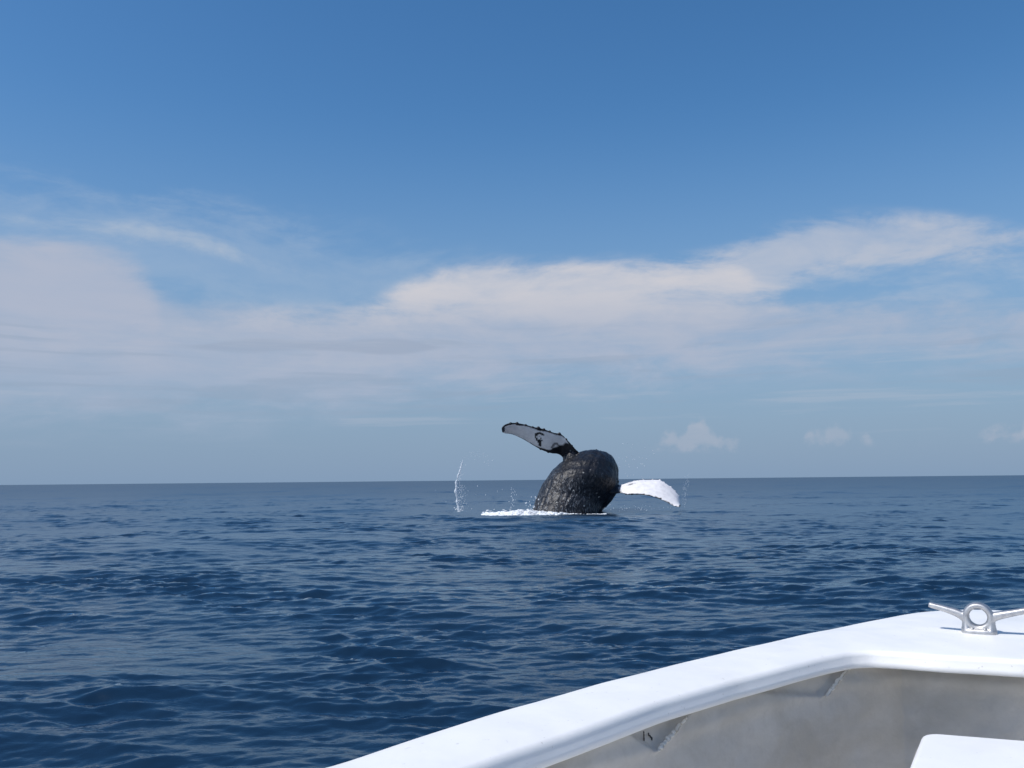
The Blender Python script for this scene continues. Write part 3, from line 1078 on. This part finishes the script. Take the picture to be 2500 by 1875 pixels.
def liner():
    # resample the inner line evenly, finely where it is seen
    s_a, s_b = on_liner(1230, 1875)[0] - 0.25, on_liner(2500, 1660)[0] + 0.6
    arcs = np.concatenate([np.linspace(0, s_a, 60, endpoint=False), np.arange(s_a, s_b, 0.0045), np.linspace(s_b + .005, SEG[-1], 120)])
    drops = np.concatenate([np.linspace(-0.004, 0.30, 80), np.linspace(0.33, ZT - LIP - 0.30, 6)])
    tri1 = [on_liner(*p) for p in ((1538, 1786), (1596, 1830), (1670, 1752))]
    tri2 = [on_liner(*p) for p in ((1900, 1690), (2008, 1697), (2082, 1630))]
    crease = on_liner(2165, 1640)[0]
    # upright faces: the side runs on under the deck until it meets the recessed bow panel
    half = NT // 2 + 1
    kc = int(np.searchsorted(SEG, crease - 0.05))
    A_ = INN[:kc] + in_n[:kc] * 0.016
    B_l = INN[kc:half] + in_n[kc:half] * 0.09
    dA = (A_[-1] - A_[-8]) / np.linalg.norm(A_[-1] - A_[-8])
    nA = np.array([-dA[1], dA[0]])
    side = (B_l - A_[-1]) @ nA
    j = len(side) - 1
    while j > 0 and side[j - 1] < 0:
        j -= 1
    if j > 0:
        f_ = side[j - 1] / (side[j - 1] - side[j])
        X_ = B_l[j - 1] + (B_l[j] - B_l[j - 1]) * f_
    else:
        X_ = B_l[0]
    path = np.vstack([A_, X_[None], B_l[j:]])
    path[-1, 1] = 0.0
    mir = path[::-1][1:].copy()
    mir[:, 1] *= -1
    path = np.vstack([path, mir])
    PS = np.concatenate([[0], np.cumsum(np.hypot(*np.diff(path, axis=0).T))])
    arcs = np.concatenate([np.linspace(0, s_a, 60, endpoint=False), np.arange(s_a, s_b, 0.0045), np.linspace(s_b + .005, PS[-1], 160)])
    px_ = np.interp(arcs, PS, path[:, 0])
    py_ = np.interp(arcs, PS, path[:, 1])
    tx, ty = np.gradient(px_, arcs), np.gradient(py_, arcs)
    tl = np.hypot(tx, ty)
    nx, ny = -ty / tl, tx / tl

    def in_tri(t, a, d):
        (x1, y1), (x2, y2), (x3, y3) = t

        def e(xa, ya, xb, yb):
            return ((xb - xa) * (d - ya) - (yb - ya) * (a - xa)) / math.hypot(xb - xa, yb - ya)
        s1, s2 = e(x1, y1, x2, y2), e(x2, y2, x3, y3)
        s1, s2 = -s1, -s2
        return s1, s2
    co = []
    for i, a in enumerate(arcs):
        fine = s_a <= a <= s_b
        for d in drops:
            off = 0.0
            if fine:
                off += 0.004 * noise.noise(Vector((a * 7, d * 9, 1.0))) + 0.0016 * noise.noise(Vector((a * 26, d * 30, 4.0)))
                # swollen bottom edge of the laminate under the lip
                off -= 0.010 * math.exp(-((d - 0.035 - 0.012 * noise.noise(Vector((a * 5, 0, 9)))) / 0.016) ** 2) * (0.6 + 0.6 * noise.noise(Vector((a * 4.0, 3, 3))))
                for tr in (tri1, tri2):
                    s1, s2 = in_tri(tr, a, d)
                    m_ = min(s1, s2)
                    if m_ > -0.004:
                        off += 0.013 * min(1.0, max(0.0, (m_ + 0.004) / 0.006))
                    # raised broken edge
                    (x2, y2), (x3, y3) = tr[1], tr[2]
                    L2 = (x3 - x2) ** 2 + (y3 - y2) ** 2
                    h = min(1, max(0, ((a - x2) * (x3 - x2) + (d - y2) * (y3 - y2)) / L2))
                    dd = math.hypot(a - x2 - h * (x3 - x2), d - y2 - h * (y3 - y2))
                    off -= 0.013 * math.exp(-(dd / 0.004) ** 2) * (0.75 + 0.5 * noise.noise(Vector((a * 40, d * 40, 2))))
            co.append(from_sn(px_[i] + nx[i] * off, py_[i] + ny[i] * off, ZT - LIP - d))
    o = grid_mesh('hull_liner', np.array([list(c) for c in co]), len(arcs), len(drops), m_liner, boat, flip=True)

    def at(a, d, off):
        i = int(np.searchsorted(arcs, a))
        return from_sn(px_[i] + nx[i] * off, py_[i] + ny[i] * off, ZT - LIP - d)
    return o, at, (tri1, tri2), X_


liner_o, liner_at, tears, corner = liner()

# frayed pale edges where the laminate has torn away under the rim
m_fray, _, b = material('frayed_laminate')
b.inputs['Base Color'].default_value = (0.74, 0.70, 0.63, 1)
b.inputs['Roughness'].default_value = 0.7
for ti, tr in enumerate(tears):
    g = Geo()
    (x2, y2), (x3, y3) = tr[1], tr[2]
    rings = []
    for i in range(40):
        t = i / 39.0
        wv = 0.004 * noise.noise(Vector((t * 9, ti * 3.0, 1))) + 0.002 * noise.noise(Vector((t * 25, ti * 3.0, 6)))
        c = liner_at(x2 + (x3 - x2) * t, y2 + (y3 - y2) * t + wv, -0.009 + 0.006 * t)
        r = 0.0036 * (0.55 + 0.45 * math.sin(math.pi * min(1, t * 1.1 + .1))) * (1 + 0.6 * noise.noise(Vector((t * 14, 2, ti))))
        rings.append([c + Vector((math.cos(q) * r, math.sin(q) * r * .6, math.sin(q) * r)) for q in [2 * math.pi * k / 8 for k in range(8)]])
    g.loft(rings)
    mesh_obj('torn_edge', g.v, g.f, m_fray, liner_o)


def floor_plate():
    co = []
    for k in range(NT):
        for t in (1.0, 0.0):
            q = INN[k] * np.array([1, t]) + in_n[k] * (0.03 if INN[k, 0] < 1.7 else 0.2)
            if t == 0.0:
                q = np.array([INN[k, 0], 0.0])
            co.append(from_sn(q[0], q[1], 0.36))
    return grid_mesh('deck_floor', np.array([list(c) for c in co]), NT, 2, m_white, boat, flip=True)


floor_plate()


# black scribble on the bare patch of the liner
m_ink, _, b = material('black_marker')
b.inputs['Base Color'].default_value = (0.012, 0.012, 0.014, 1)
b.inputs['Roughness'].default_value = 0.6


for strokes in (((1575, 1790), (1579, 1799), (1577, 1803), (1580, 1811)), ((1590, 1793), (1589, 1797), (1595, 1804), (1598, 1809))):
    g = Geo()
    pts = catmull([[*on_liner(*p)] for p in strokes], 12)
    rings = []
    for i, (a_r, d_r) in enumerate(pts):
        c = liner_at(a_r, d_r, 0.005)
        r = 0.0011 * (1 + 0.7 * noise.noise(Vector((i * .8, strokes[0][0], 0))))
        rings.append([c + Vector((math.cos(q) * r, math.sin(q) * r, math.sin(q) * r)) for q in [2 * math.pi * k / 6 for k in range(6)]])
    g.loft(rings)
    mesh_obj('black_mark', g.v, g.f, m_ink, liner_o)


def seat():
    zs = CAM_H - 0.455
    p0 = at_z(2252, 1786, zs)
    p1 = at_z(2620, 1815, zs)
    p3 = at_z(2206, 1900, zs)
    ex, ey = (p1 - p0), (p3 - p0).normalized() * 0.42
    m = p0
    quad = [p0, p0 + ex, p0 + ex + ey, p0 + ey]
    bm = bmesh.new()
    tv = [bm.verts.new(q) for q in quad]
    bv = [bm.verts.new(q + Vector((0, 0, -(zs - 0.362)))) for q in quad]
    bm.faces.new(tv)
    bm.faces.new(bv[::-1])
    for i in range(4):
        bm.faces.new((tv[i], bv[i], bv[(i + 1) % 4], tv[(i + 1) % 4]))
    bmesh.ops.recalc_face_normals(bm, faces=bm.faces[:])
    ve = [e for e in bm.edges if abs(e.verts[0].co.z - e.verts[1].co.z) > 0.1]
    bmesh.ops.bevel(bm, geom=ve, offset=0.028, segments=6, affect='EDGES', profile=0.5)
    te = [e for e in bm.edges if e.verts[0].co.z > zs - .001 and e.verts[1].co.z > zs - .001]
    bmesh.ops.bevel(bm, geom=te, offset=0.010, segments=4, affect='EDGES', profile=0.5)
    me = bpy.data.meshes.new('bow_seat')
    bm.to_mesh(me)
    bm.free()
    me.polygons.foreach_set('use_smooth', [True] * len(me.polygons))
    me.materials.append(m_white)
    o = bpy.data.objects.new('bow_seat', me)
    C.objects.link(o)
    o.parent = boat
    md = o.modifiers.new('n', 'WEIGHTED_NORMAL')
    return o


seat()

# ------------------------------------------------------------------ the cleat
m_steel, ST, b = material('cast_stainless_steel')
gp = ST.node('ShaderNodeNewGeometry').outputs['Position']
b.inputs['Metallic'].default_value = 1.0
ST.put(b.inputs['Base Color'], ST.mix(ST.smooth(ST.noise(gp, 60.0, 4.0), 0.4, 0.7), (0.56, 0.56, 0.56, 1), (0.44, 0.44, 0.45, 1)))
b.inputs['Roughness'].default_value = 0.55


def cleat():
    zc = ZT + 0.007
    ctr = at_z(2388, 1544, zc)
    a = R(31)
    eu = Vector((math.cos(a), -math.sin(a), 0))      # along the horns
    ev = Vector((0, 0, 1))
    ew = eu.cross(ev)                                 # towards... depth

    def pl(zx, zy):
        """photo close-up point on the cleat's own plane -> local u, v"""
        d = ray(2200 + zx * 300 / 2212, 1430 + zy * 300 / 2212)
        o = Vector((0, 0, CAM_H))
        t = (ctr - o).dot(ew) / d.dot(ew)
        p = o + d * t - ctr
        return p.dot(eu), p.dot(ev)
    g = Geo()

    def P(u, v, w):
        return ctr + eu * u + ev * v + ew * w
    cu, cv = pl(1388, 555)
    ro = 0.5 * (abs(pl(1388, 285)[1] - cv) + abs(pl(1130, 555)[0] - cu))
    rh = 0.5 * (abs(pl(1388, 405)[1] - cv) + abs(pl(1225, 555)[0] - cu))
    print('cleat', cu, cv, ro, rh)
    # ring: closed loop of oval section
    N1, N2 = 56, 16
    rm, rt = (ro + rh) / 2, (ro - rh) / 2 * 1.10
    vs, fs = [], []
    for i in range(N1):
        th = 2 * math.pi * i / N1
        for j in range(N2):
            ph = 2 * math.pi * j / N2
            w_ = 0.0155 * math.copysign(abs(math.sin(ph)) ** 0.7, math.sin(ph))
            r = rm + rt * math.copysign(abs(math.cos(ph)) ** 0.8, math.cos(ph))
            vs.append(P(cu + r * math.cos(th), cv + r * math.sin(th), w_))
    for i in range(N1):
        for j in range(N2):
            i2, j2 = (i + 1) % N1, (j + 1) % N2
            fs.append((i * N2 + j, i2 * N2 + j, i2 * N2 + j2, i * N2 + j2))
    g.add(vs, fs)

    # horns
    def horn(path):
        pts = catmull([[*pl(x, y), hw] for x, y, hw in path], 26)
        rings = []
        for i, (u, v, hw) in enumerate(pts):
            t = i / 25.0
            du, dv = (pts[min(i + 1, 25)] - pts[max(i - 1, 0)])[:2]
            l = math.hypot(du, dv)
            nu_, nv_ = -dv / l, du / l
            ww = 0.014 - 0.004 * t
            hw = hw * 1.45
            if i == 25:
                hw, ww = hw * .8, ww * .8
            rings.append([P(u + nu_ * hw * math.copysign(abs(math.cos(q)) ** .75, math.cos(q)), v + nv_ * hw * math.copysign(abs(math.cos(q)) ** .75, math.cos(q)),
                            ww * math.copysign(abs(math.sin(q)) ** .75, math.sin(q))) for q in [2 * math.pi * k / 16 for k in range(16)]])
        g.loft(rings)
    sc = abs(pl(1488, 555)[0] - pl(1388, 555)[0]) / 100.0
    horn([(1165, 580, 66 * sc), (1110, 542, 62 * sc), (1000, 485, 54 * sc), (820, 424, 46 * sc), (640, 372, 42 * sc), (495, 335, 38 * sc)])
    horn([(1615, 585, 66 * sc), (1670, 558, 62 * sc), (1790, 530, 55 * sc), (1980, 495, 48 * sc), (2160, 462, 44 * sc), (2340, 425, 38 * sc)])
    # two feet and the base plate
    for sgn in (-1, 1):
        rings = []
        for t in np.linspace(0, 1, 8):
            v = cv - ro * 0.15 - t * (cv - ro * .15 - 0.004)
            hu = 0.0085 + 0.005 * t * t
            hw = 0.0145 + 0.006 * t * t
            u = cu + sgn * (ro * 0.82 - 0.002 * t)
            rings.append([P(u + hu * math.cos(q), v, hw * math.sin(q)) for q in [2 * math.pi * k / 16 for k in range(16)]])
        g.loft(rings)
    rings = []
    for v, k in ((-0.006, 1.0), (0.003, 1.0), (0.007, .95), (0.010, .82), (0.011, .6)):
        rings.append([P(cu + 0.0375 * k * math.copysign(abs(math.cos(q)) ** .7, math.cos(q)), v, 0.023 * k * math.copysign(abs(math.sin(q)) ** .7, math.sin(q)))
                      for q in [2 * math.pi * j / 28 for j in range(28)]])
    g.loft(rings)
    o = remeshed('cleat', g.v, g.f, 0.0012, m_steel, boat, smooth_iter=2)
    for sgn in (-1, 1):
        bg = Geo()
        bg.blob(P(cu + sgn * 0.013, 0.0105, 0.0165 * (1 if ew.y < 0 else -1)), 0.0052, 12, 7, (1, 1, .5))
        s_ = mesh_obj('screw', bg.v, bg.f, m_steel, o)
    return o


cleat()
